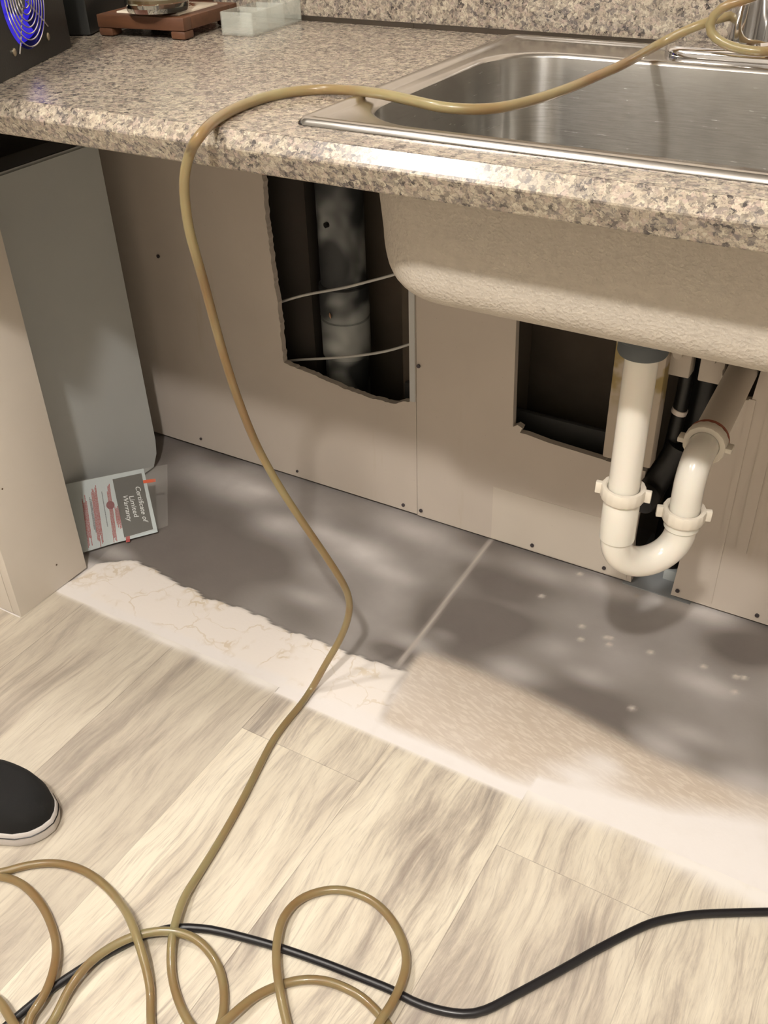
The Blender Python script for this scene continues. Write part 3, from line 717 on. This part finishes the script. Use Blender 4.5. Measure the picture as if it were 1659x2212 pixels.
# unreadable red and grey print: ragged columns of short strokes
def strokes(name, a, b, cols, m, seed, w0=9, gap=0.35):
    r = random.Random(seed); bm = bmesh.new()
    ax = Vector((*z6(*a), 0)); bx = Vector((*z6(*b), 0)); dd = (bx - ax); L = dd.length; dd.normalize(); nn = Vector((-dd.y, dd.x, 0))
    for c in range(cols):
        s = L * r.uniform(0, .18); e = L * r.uniform(.8, 1.0); q = s
        while q < e:
            l = r.uniform(0.8, 2.6); o0 = nn * (c * w0 / 6.636); hw = 0.42 * w0 / 6.636
            P4 = [ax + dd * q + o0 - nn * hw, ax + dd * (q + l) + o0 - nn * hw, ax + dd * (q + l) + o0 + nn * hw, ax + dd * q + o0 + nn * hw]
            bm.faces.new([bm.verts.new(pk(p.x, p.y, 0.0015)) for p in P4]); q += l + r.uniform(.2, .2 + gap)
    o = from_bm(name, bm, m, card); return o
strokes('print_column', (700, 545), (815, 1400), 4, M_RED, 1, 14)
strokes('print_column', (830, 860), (880, 1200), 5, M_RED, 2, 13)
strokes('print_column', (500, 545), (630, 1490), 6, M_RED, 3, 14)
strokes('print_column', (590, 650), (700, 1290), 1, mat('grey_ink', (0.13, 0.14, 0.15), .6), 4, 14)
strokes('print_column', (430, 720), (520, 1290), 2, D.materials['grey_ink'], 5, 16)
strokes('print_column', (360, 700), (465, 1480), 5, M_RED, 6, 14)
patch('seal', [z6(720 + 60 * math.cos(a), 870 + 60 * math.sin(a)) for a in [k * math.pi / 10 for k in range(20)]], 0.0017, mat('dark_red_ink', (0.20, 0.03, 0.04), .6), card)
M_SLEEVE = mat('clear_sleeve', (0.9, 0.88, 0.82), 0.12, Alpha=0.10)
def sleeve():
    bm = bmesh.new(); R = []
    nu, nv = 26, 14
    for j in range(nv + 1):
        row = []
        for i in range(nu + 1):
            s, q = i / nu, j / nv
            top = Vector((*z6(0, 565), 0)).lerp(Vector((*z6(1535, 285), 0)), s); bot = Vector((*z6(275, 1580), 0)).lerp(Vector((*z6(1545, 1165), 0)), s)
            p = top.lerp(bot, q); off = 0.0026 + 0.0012 * noise.noise(Vector((s * 5, q * 4, 0)))
            if s > 0.8: off += 0.006 * (s - 0.8) * 5 * abs(noise.noise(Vector((s * 14, q * 7, 2))))
            row.append(bm.verts.new(pk(p.x, p.y, max(0.0019, off))))
        R.append(row)
    for j in range(nv):
        for i in range(nu): bm.faces.new((R[j][i], R[j][i + 1], R[j + 1][i + 1], R[j + 1][i]))
    return from_bm('sleeve', bm, M_SLEEVE, lf, auto=80)
sleeve()

# ------------------------------------------------------------------ hose and cable
HR = 0.0053
CR = 0.0052
cable_px = [(-60, 2262), (-10, 2235), (30, 2203), (75, 2165), (120, 2130), (200, 2078), (290, 2030), (340, 2012), (385, 2004), (435, 2006), (482, 2014), (590, 2043), (693, 2078), (770, 2108), (844, 2138), (890, 2162), (940, 2180), (1000, 2190), (1048, 2182), (1111, 2150), (1214, 2094), (1292, 2050), (1370, 2010), (1421, 1990), (1499, 1976), (1580, 1972), (1659, 1970), (1760, 1970), (1860, 1985)]
cable = catmull([onz(u, v, CR) for u, v in cable_px], 0.01)
tag(tube('power_cable', cable, CR, M_CABLE, n=14), 'thick black cable winding across the laminate floor', 'cable')

def yz_hang(z):
    zs = [0.0, 0.03, 0.08, 0.13, 0.17, 0.21, 0.30, 0.45, 0.62, 0.74, 0.80, 0.84]
    ys = [0.850, 0.868, 0.900, 0.914, 0.912, 0.902, 0.880, 0.845, 0.800, 0.764, 0.7535, 0.7545]
    return float(np.interp(z, zs, ys))
def hang(u, v):
    lo_, hi = 0.0, 0.9; d = ray(u, v)
    f = lambda z: (CAM + d * (z - CAM[2]) / d[2])[1] - yz_hang(z)   # y on the ray at height z minus the hose's y
    best = min(((abs(f(z)), z) for z in np.linspace(0.006, 0.86, 600)), key=lambda q: q[0])
    z = best[1]; p = CAM + d * (z - CAM[2]) / d[2]; return Vector(p)
hose = []
FX, FY = -0.268, 1.288
# coil round the faucet, free end first
hose += [Vector((FX + 0.05, FY + 0.00, 0.99)), ony(1640, -12, 1.262), ony(1600, 2, 1.25), ony(1562, 12, 1.245), ony(1536, 30, 1.245), ony(1526, 58, 1.245), ony(1545, 84, 1.244), ony(1580, 102, 1.243), ony(1620, 110, 1.244), ony(1659, 112, 1.248),
         Vector((FX + 0.036, FY + 0.0, 0.882)), Vector((FX + 0.015, FY + 0.036, 0.894)), Vector((FX - 0.022, FY + 0.030, 0.908)), ony(1560, 38, 1.285), ony(1532, 46, 1.270), ony(1505, 56, 1.262), ony(1460, 76, 1.257), ony(1420, 97, 1.250)]
for (u, v), z in (((1385, 118), 0.8790), ((1340, 142), 0.8775), ((1290, 164), 0.874), ((1230, 190), 0.872), ((1160, 214), 0.871), ((1100, 229), 0.871), ((1050, 236), 0.872), ((1000, 236), 0.873), ((950, 231), 0.875), ((880, 215), 0.877), ((830, 204), 0.878), ((770, 196), 0.874), ((700, 193), 0.8705), ((640, 197), 0.8705), ((580, 208), 0.8705), ((520, 229), 0.8705), ((470, 256), 0.8706), ((440, 283), 0.8708), ((424, 303), 0.8660)):
    hose.append(onz(u, v, z))
for u, v in ((412, 326), (403, 348), (398, 385), (399, 430), (407, 490), (423, 550), (443, 620), (463, 695), (487, 780), (517, 870), (556, 965), (603, 1050), (655, 1130), (705, 1203), (738, 1255), (753, 1290), (753, 1330), (735, 1380), (705, 1432)):
    hose.append(hang(u, v))
fl = [(674, 1487), (650, 1522), (620, 1558), (592, 1596), (572, 1632), (520, 1735), (472, 1820), (432, 1885), (403, 1938), (384, 1995), (372, 2050), (371, 2105), (384, 2158), (410, 2212), (445, 2245), (470, 2232),
      (483, 2185), (484, 2135), (468, 2080), (425, 2036), (355, 2022), (285, 2036), (212, 2078), (155, 2140), (112, 2212), (80, 2250), (55, 2240), (60, 2212),
      (95, 2170), (117, 2120), (125, 2060), (112, 2000), (85, 1947), (45, 1908), (0, 1893), (-45, 1893), (-50, 1888), (0, 1886), (50, 1871), (115, 1864), (180, 1880), (238, 1924), (280, 1990), (310, 2070), (326, 2140), (326, 2212), (345, 2265), (420, 2270),
      (495, 2212), (560, 2152), (630, 2120), (700, 2118), (770, 2146), (815, 2186), (850, 2235), (840, 2290), (720, 2300), (640, 2262), (620, 2212), (606, 2150), (598, 2065), (614, 1988), (658, 1938), (730, 1921), (802, 1944), (852, 1995), (877, 2062), (872, 2122), (845, 2182), (815, 2225), (770, 2290), (600, 2340), (300, 2340), (100, 2300), (40, 2230), (0, 2168), (-60, 2130)]
fl3 = catmull([onz(u, v, HR) for u, v in fl], 0.008)
# where the hose crosses the cable or an earlier run of itself it rides over it
cab = np.array([[p.x, p.y, p.z + CR] for p in cable])
arr = np.array([[p.x, p.y] for p in fl3]); n = len(arr); top = np.full(n, 0.0)
zc = np.full(n, HR)
for i in range(n):
    dd = np.hypot(cab[:, 0] - arr[i, 0], cab[:, 1] - arr[i, 1]); dm = dd.min()
    need = HR + 2 * CR + 0.0006 if dm < HR + CR else 0
    if need: zc[i] = max(zc[i], need)
    if i > 14:
        dd = np.hypot(arr[:i - 14, 0] - arr[i, 0], arr[:i - 14, 1] - arr[i, 1]); j = int(dd.argmin())
        if dd[j] < 2 * HR: zc[i] = max(zc[i], zc[j] + 2 * HR + 0.0006)
zs = zc.copy()
for k in range(1, 9):
    f = 0.5 * (1 + math.cos(math.pi * k / 9))
    for s in (-k, k):
        sh = np.roll(zc, s); zs = np.maximum(zs, HR + (sh - HR) * f)
fl3 = [Vector((p.x, p.y, float(z))) for p, z in zip(fl3, zs)]
main = catmull(hose + [onz(674, 1487, HR + 0.001)], 0.008)
path = relax(main[:-1] + fl3, 2)
tag(tube('vinyl_hose', path, HR, M_HOSE, n=14), 'amber translucent hose from the faucet over the counter to floor coils', 'hose')

# ------------------------------------------------------------------ faucet
fc = thing('faucet', 'chrome faucet with long base plate at the back of the sink', 'faucet')
bm = bmesh.new()
def stad(d, z, x0=-0.365, x1=-0.171):
    return rr(x0 + d, x1 - d, 1.2535 + d, 1.3155 - d, 0.0305 - d, z, 10)
loft('base_plate', [stad(0, 0.8675), stad(0.0, 0.8735), stad(0.0012, 0.8770), stad(0.005, 0.8795), stad(0.010, 0.8805)], M_CHROME, fc, cap0=True, cap1=True, auto=60)
lathe('body', [(0.030, 0.8800), (0.030, 0.886), (0.0265, 0.889), (0.0265, 0.97), (0.0275, 0.985), (0.024, 1.0)], M_CHROME, loc=(FX, FY, 0), parent=fc, n=48)
lathe('handle', [(0.022, 1.001), (0.022, 1.02), (0.012, 1.03), (0.004, 1.032)], M_CHROME, loc=(FX, FY, 0), parent=fc, n=32)
tube('spout', catmull([Vector((FX + 0.02, FY - 0.004, 0.978)), Vector((FX + 0.09, FY - 0.05, 1.02)), Vector((FX + 0.15, FY - 0.12, 1.03)), Vector((FX + 0.18, FY - 0.16, 1.0))], 0.01), 0.012, M_CHROME, fc, n=20)

# ------------------------------------------------------------------ black box with the lit fan
EV = Vector((-0.41, 0.912, 0)).normalized(); NV = Vector((EV.y, -EV.x, 0))     # along the face, and out of it
C0 = Vector((-1.116, 1.040, 0.8655))
fb = thing('computer_case', 'black metal box with a blue-lit fan at the left of the counter', 'electronics')
fcn = onplane(46, -6, C0, NV); fo = fcn - C0; fs = fo.dot(EV); fz = fo.z
def face(a, b, off=0.0): return C0 + EV * a + Vector((0, 0, b)) + NV * off
RF = 0.0575
hl = [(fs + RF * math.cos(k * math.pi / 32), fz + RF * math.sin(k * math.pi / 32)) for k in range(64)]
slab('fan_panel', [(-0.46, 0.0), (0.0, 0.0), (0.0, 0.20), (-0.46, 0.20)], [hl], lambda a, b: face(a, b), -NV, 0.002, M_BLACKMETAL, fb)
def cbox(name, a0, a1, b0, b1, n0, n1, m, parent, bev=0.0):
    M = Matrix.Identity(4)
    for i in range(3): M[i][0] = EV[i]; M[i][1] = NV[i]; M[i][2] = (0, 0, 1)[i]; M[i][3] = C0[i]
    bm = bmesh.new(); box_bm(bm, a0, a1, n0, n1, b0, b1, bev, M=M); return from_bm(name, bm, m, parent, auto=35)
cbox('side_cover', -0.003, 0.0, 0.0, 0.20, -0.30, -0.0022, M_BLACKMETAL, fb)
cbox('bottom_cover', -0.46, -0.0035, 0.0, 0.002, -0.30, -0.0022, M_BLACKMETAL, fb)
cbox('top_cover', -0.46, -0.0035, 0.198, 0.20, -0.30, -0.0022, M_BLACKMETAL, fb)
cbox('rear_cover', -0.46, -0.0035, 0.0025, 0.1975, -0.302, -0.30, M_BLACKMETAL, fb)
M_WIRE = mat('bright_wire', (0.75, 0.73, 0.74), 0.22, 1.0)
def fp(r, a, off): return face(fs + r * math.cos(a), fz + r * math.sin(a), off)
guard = None
for k, r in enumerate([0.012, 0.019, 0.026, 0.033, 0.040, 0.047, 0.0545]):
    P = [fp(r, 2 * math.pi * i / 64, 0.0035) for i in range(65)]
    if k == 0: guard = tube('fan_guard', P, 0.0009, M_WIRE, fb, n=6)
    else: tube('guard_ring', P, 0.0009, M_WIRE, guard, n=6)
for a in (-0.62, 0.95, 2.52, 4.09):
    tube('guard_spoke', [fp(0.010, a, 0.0018), fp(0.056, a, 0.0018), fp(0.070, a, 0.0012)], 0.0011, M_WIRE, guard, n=6)
    q = fp(0.0735, a, 0.0)
for a in (-0.785, 0.785, 2.356, 3.927):
    lathe('case_screw', [(0.0046, -0.001), (0.0046, 0.0012), (0.003, 0.0022), (0.0008, 0.0022)], mat('brass_screw', (0.45, 0.40, 0.30), 0.35, 1.0), loc=fp(0.0742, a, 0.0), axis=NV, parent=fb, n=18)
M_BLADE = mat('blue_lit_blade', (0.03, 0.02, 0.35), 0.3); M_BLADE.node_tree.nodes['Principled BSDF'].inputs['Emission Color'].default_value = (0.05, 0.03, 1.0, 1); M_BLADE.node_tree.nodes['Principled BSDF'].inputs['Emission Strength'].default_value = 0.45
fan = lathe('fan_hub', [(0.018, -0.024), (0.020, -0.022), (0.020, -0.006), (0.018, -0.004)], mat('fan_hub', (0.10, 0.11, 0.09), 0.3), loc=fp(0, 0, 0), axis=NV, parent=fb, n=28)
for k in range(7):
    bm = bmesh.new(); rows = []
    for j in range(6):
        r = 0.021 + 0.033 * j / 5; row = []
        for i in range(5):
            a = 2 * math.pi * k / 7 + (i / 4) * 0.62 + j * 0.05
            row.append(bm.verts.new(fp(r, a, -0.020 + 0.013 * i / 4)))
        rows.append(row)
    for j in range(5):
        for i in range(4): bm.faces.new((rows[j][i], rows[j][i + 1], rows[j + 1][i + 1], rows[j + 1][i]))
    o = from_bm('fan_blade', bm, M_BLADE, fan, auto=80); sm_ = o.modifiers.new('s', 'SOLIDIFY'); sm_.thickness = 0.0012
lathe('fan_shroud', [(RF + .001, -0.0022), (RF + .003, -0.0022), (RF + .003, -0.028), (RF + .001, -0.028)], mat('fan_frame', (0.04, 0.04, 0.09), 0.25), loc=fp(0, 0, 0), axis=NV, parent=fb, n=48, cap0=False, cap1=False)
bl = D.lights.new('fan_led', 'POINT'); bl.energy = 0.02; bl.color = (0.12, 0.08, 1.0); bl.shadow_soft_size = 0.01
bo = D.objects.new('fan_led', bl); bo.location = fp(0.0, 0, -0.045); COL.objects.link(bo)

# plain black box, guessed for the dark shape behind the trivet
EV2 = EV; C1 = Vector((-1.1535, 1.116, 0.8655))
M2 = Matrix.Identity(4)
for i in range(3): M2[i][0] = EV[i]; M2[i][1] = NV[i]; M2[i][2] = (0, 0, 1)[i]; M2[i][3] = C1[i]
bm = bmesh.new(); box_bm(bm, 0.0, 0.215, -0.34, 0.0, 0.0, 0.20, 0.004, M=M2)
bx = from_bm('black_box_body', bm, M_BLACKMETAL, auto=35); bx.name = 'plain_black_box'
tag(bx, 'plain black box behind the fan box at the back of the counter', 'box')
tag(box('wooden_block', -1.155, -1.105, 1.300, 1.340, 0.8655, 0.96, mat('dark_red_wood', (0.10, 0.035, 0.02), 0.5), bev=0.003), 'dark reddish wooden block behind the trivet', 'block')

# ------------------------------------------------------------------ trivet, jar, acrylic tray
def wood(name, a, b, sc=40):
    m = mat(name, a, 0.5); t = NT(m); P, x, y, z = t.xyz()
    n = t.noise(t.comb(t.math('MULTIPLY', x, sc * .3), t.math('MULTIPLY', y, sc * 2), t.math('MULTIPLY', z, sc * 2)), 1.0, 4, .6, .5)
    t.base(t.mix(n, a, b)); return m
M_WOOD = wood('brown_wood', (0.050, 0.018, 0.008), (0.14, 0.058, 0.024))
tv = thing('tile_trivet', 'brown wooden trivet with an inset cream tile', 'trivet')
TA = Vector((-1.142, 1.121, 0)); TB = Vector((-0.998, 1.139, 0)); ux = (TB - TA).normalized(); uy = Vector((-ux.y, ux.x, 0)); TS = 0.146
MT = Matrix.Identity(4)
for i in range(3): MT[i][0] = ux[i]; MT[i][1] = uy[i]; MT[i][2] = (0, 0, 1)[i]; MT[i][3] = (TA.x, TA.y, 0.8655)[i]
def tbox(name, x0, x1, y0, y1, z0, z1, m, parent, bev=0.0):
    bm = bmesh.new(); box_bm(bm, x0, x1, y0, y1, z0, z1, bev, M=MT); return from_bm(name, bm, m, parent, auto=35)
for i, (a, b) in enumerate(((0, 0), (TS - 0.024, 0), (0, TS - 0.024), (TS - 0.024, TS - 0.024))):
    tbox('foot', a, a + 0.024, b, b + 0.024, 0.0, 0.011, M_WOOD, tv, 0.003)
bm = bmesh.new()
for a in ((0, TS, 0, 0.020), (0, TS, TS - 0.020, TS), (0, 0.020, 0.0202, TS - 0.0202), (TS - 0.020, TS, 0.0202, TS - 0.0202)):
    box_bm(bm, a[0], a[1], a[2], a[3], 0.011, 0.028, 0.0015, M=MT)
box_bm(bm, 0.0202, TS - 0.0202, 0.0202, TS - 0.0202, 0.012, 0.018, M=MT)
from_bm('frame', bm, M_WOOD, tv, auto=35)
M_TILE = mat('cream_tile', (0.80, 0.72, 0.58), 0.2); t = NT(M_TILE); P, x, y, z = t.xyz()
dx = t.math('SUBTRACT', x, -1.085); dy = t.math('SUBTRACT', y, 1.207)
dist = t.math('SQRT', t.math('ADD', t.math('MULTIPLY', dx, dx), t.math('MULTIPLY', dy, dy)))
nn_ = t.noise(P, 60, 3, .6); leaf = t.math('MULTIPLY', t.smooth(t.math('ADD', dist, t.math('MULTIPLY', nn_, 0.05)), 0.072, 0.064), t.smooth(nn_, 0.42, 0.46))
t.base(t.mix(leaf, (0.80, 0.72, 0.58), (0.22, 0.09, 0.04)))
tbox('tile', 0.0205, TS - 0.0205, 0.0205, TS - 0.0205, 0.0182, 0.0298, M_TILE, tv, 0.001)
M_GLASS = mat('clear_glass', (0.92, 0.95, 0.90), 0.02, Transmission_Weight=1.0, IOR=1.48)
jr = thing('glass_jar', 'clear glass jar with a thick base on the tile', 'jar')
jc = onz(342, 25, 0.8965)
lathe('jar_body', [(0.002, 0.0), (0.036, 0.0), (0.042, 0.003), (0.0445, 0.010), (0.0445, 0.10), (0.0415, 0.10), (0.0415, 0.014), (0.036, 0.009), (0.002, 0.008)], M_GLASS, loc=(jc.x, jc.y, 0.8956), parent=jr, n=48)
lathe('brown_contents', [(0.002, 0.0), (0.0395, 0.0), (0.0395, 0.004), (0.002, 0.006)], mat('amber_dregs', (0.16, 0.10, 0.04), 0.3), loc=(jc.x, jc.y, 0.9110), parent=jr, n=32)
ac = thing('acrylic_tray', 'clear acrylic divided tray on the counter by the backsplash', 'tray')
a0 = onz(480, 76, 0.8655); a1 = onz(547, 80, 0.8655); a2 = onz(663, 46, 0.8655)
vx = Vector((a1.x - a0.x, a1.y - a0.y, 0)); W_ = vx.length; vx.normalize(); vy = Vector((a2.x - a1.x, a2.y - a1.y, 0)); L_ = vy.length; vy = Vector((-vx.y, vx.x, 0)); L_ = min(L_, 0.150)
MA = Matrix.Identity(4)
for i in range(3): MA[i][0] = vx[i]; MA[i][1] = vy[i]; MA[i][2] = (0, 0, 1)[i]; MA[i][3] = (a0.x, a0.y, 0.8656)[i]
M_ACR = mat('clear_acrylic', (0.62, 0.64, 0.57), 0.05, Alpha=0.26)
def abox(name, x0, x1, y0, y1, z0, z1, parent):
    bm = bmesh.new(); box_bm(bm, x0, x1, y0, y1, z0, z1, 0.0006, M=MA); return from_bm(name, bm, M_ACR, parent, auto=35)
tk = 0.0028
abox('tray_base', 0, W_, 0, L_, 0, tk, ac)
for nm, a in (('tray_wall', (0, W_, 0, tk)), ('tray_wall', (0, W_, L_ - tk, L_)), ('tray_wall', (0, tk, tk * 1.05, L_ - tk * 1.05)), ('tray_wall', (W_ - tk, W_, tk * 1.05, L_ - tk * 1.05)), ('divider', (tk * 1.05, W_ - tk * 1.05, L_ * .33, L_ * .33 + tk)), ('divider', (tk * 1.05, W_ - tk * 1.05, L_ * .66, L_ * .66 + tk))):
    abox(nm, a[0], a[1], a[2], a[3], tk * 1.02, 0.030, ac)

# ------------------------------------------------------------------ shoe
sh = thing('slip_on_shoe', 'black canvas shoe toe with white sole at the left edge', 'shoe')
tip = onz(119, 1795, 0.0); hd = Vector((-0.93, -0.12, 0)).normalized(); sd = Vector((-hd.y, hd.x, 0))
def outline(grow, z, L=0.285, n=56):
    P = []
    def hw(s):
        return float(np.interp(s, [0, .015, .05, .11, .2, .32, .5, .7, .85, .94, .985, 1.0], [0.0, .016, .029, .040, .0475, .050, .041, .035, .034, .030, .018, 0.0]))
    ss = [0.5 - 0.5 * math.cos(math.pi * k / (n // 2)) for k in range(n // 2 + 1)]
    for s in ss: P.append((s, hw(s)))
    for s in reversed(ss[1:-1]): P.append((s, -hw(s) * 0.94))
    out = []
    for s, h in P:
        q = tip + hd * (s * L) + sd * h
        c = tip + hd * (0.4 * L); v = (q - c); q = q + v.normalized() * grow if v.length > 0 else q
        out.append(Vector((q.x, q.y, z)))
    return out
loft('sole', [outline(0.0, 0.001), outline(0.002, 0.004), outline(0.002, 0.022), outline(0.0, 0.025)], mat('white_rubber_sole', (0.62, 0.58, 0.55), 0.6), sh, cap0=True, cap1=True, auto=50)
def upper():
    rings = []
    for k in range(9):
        a = k / 8; g = -0.0015 - 0.034 * (1 - math.cos(a * math.pi / 2)) ** 1.1
        z = 0.0255 + 0.046 * math.sin(a * math.pi / 2)
        base = outline(g, z)
        for i, p in enumerate(base):
            s = (p - tip).dot(hd) / 0.285; base[i] = Vector((p.x, p.y, 0.0255 + (z - 0.0255) * (0.72 + 0.75 * max(0, min(1, s * 1.3)))))
        rings.append(base)
    return rings
M_CANVAS = mat('black_canvas', (0.0035, 0.0035, 0.0035), 0.9); t = NT(M_CANVAS); t.bump(t.noise(t.xyz()[0], 900, 2), 0.3, 0.0006)
loft('upper', upper(), M_CANVAS, sh, cap0=True, cap1=True, auto=80)
pp = outline(0.0026, 0.0185)
tube('foxing_stripe', pp + [pp[0]], 0.0008, M_BLACKPL, sh, n=6)
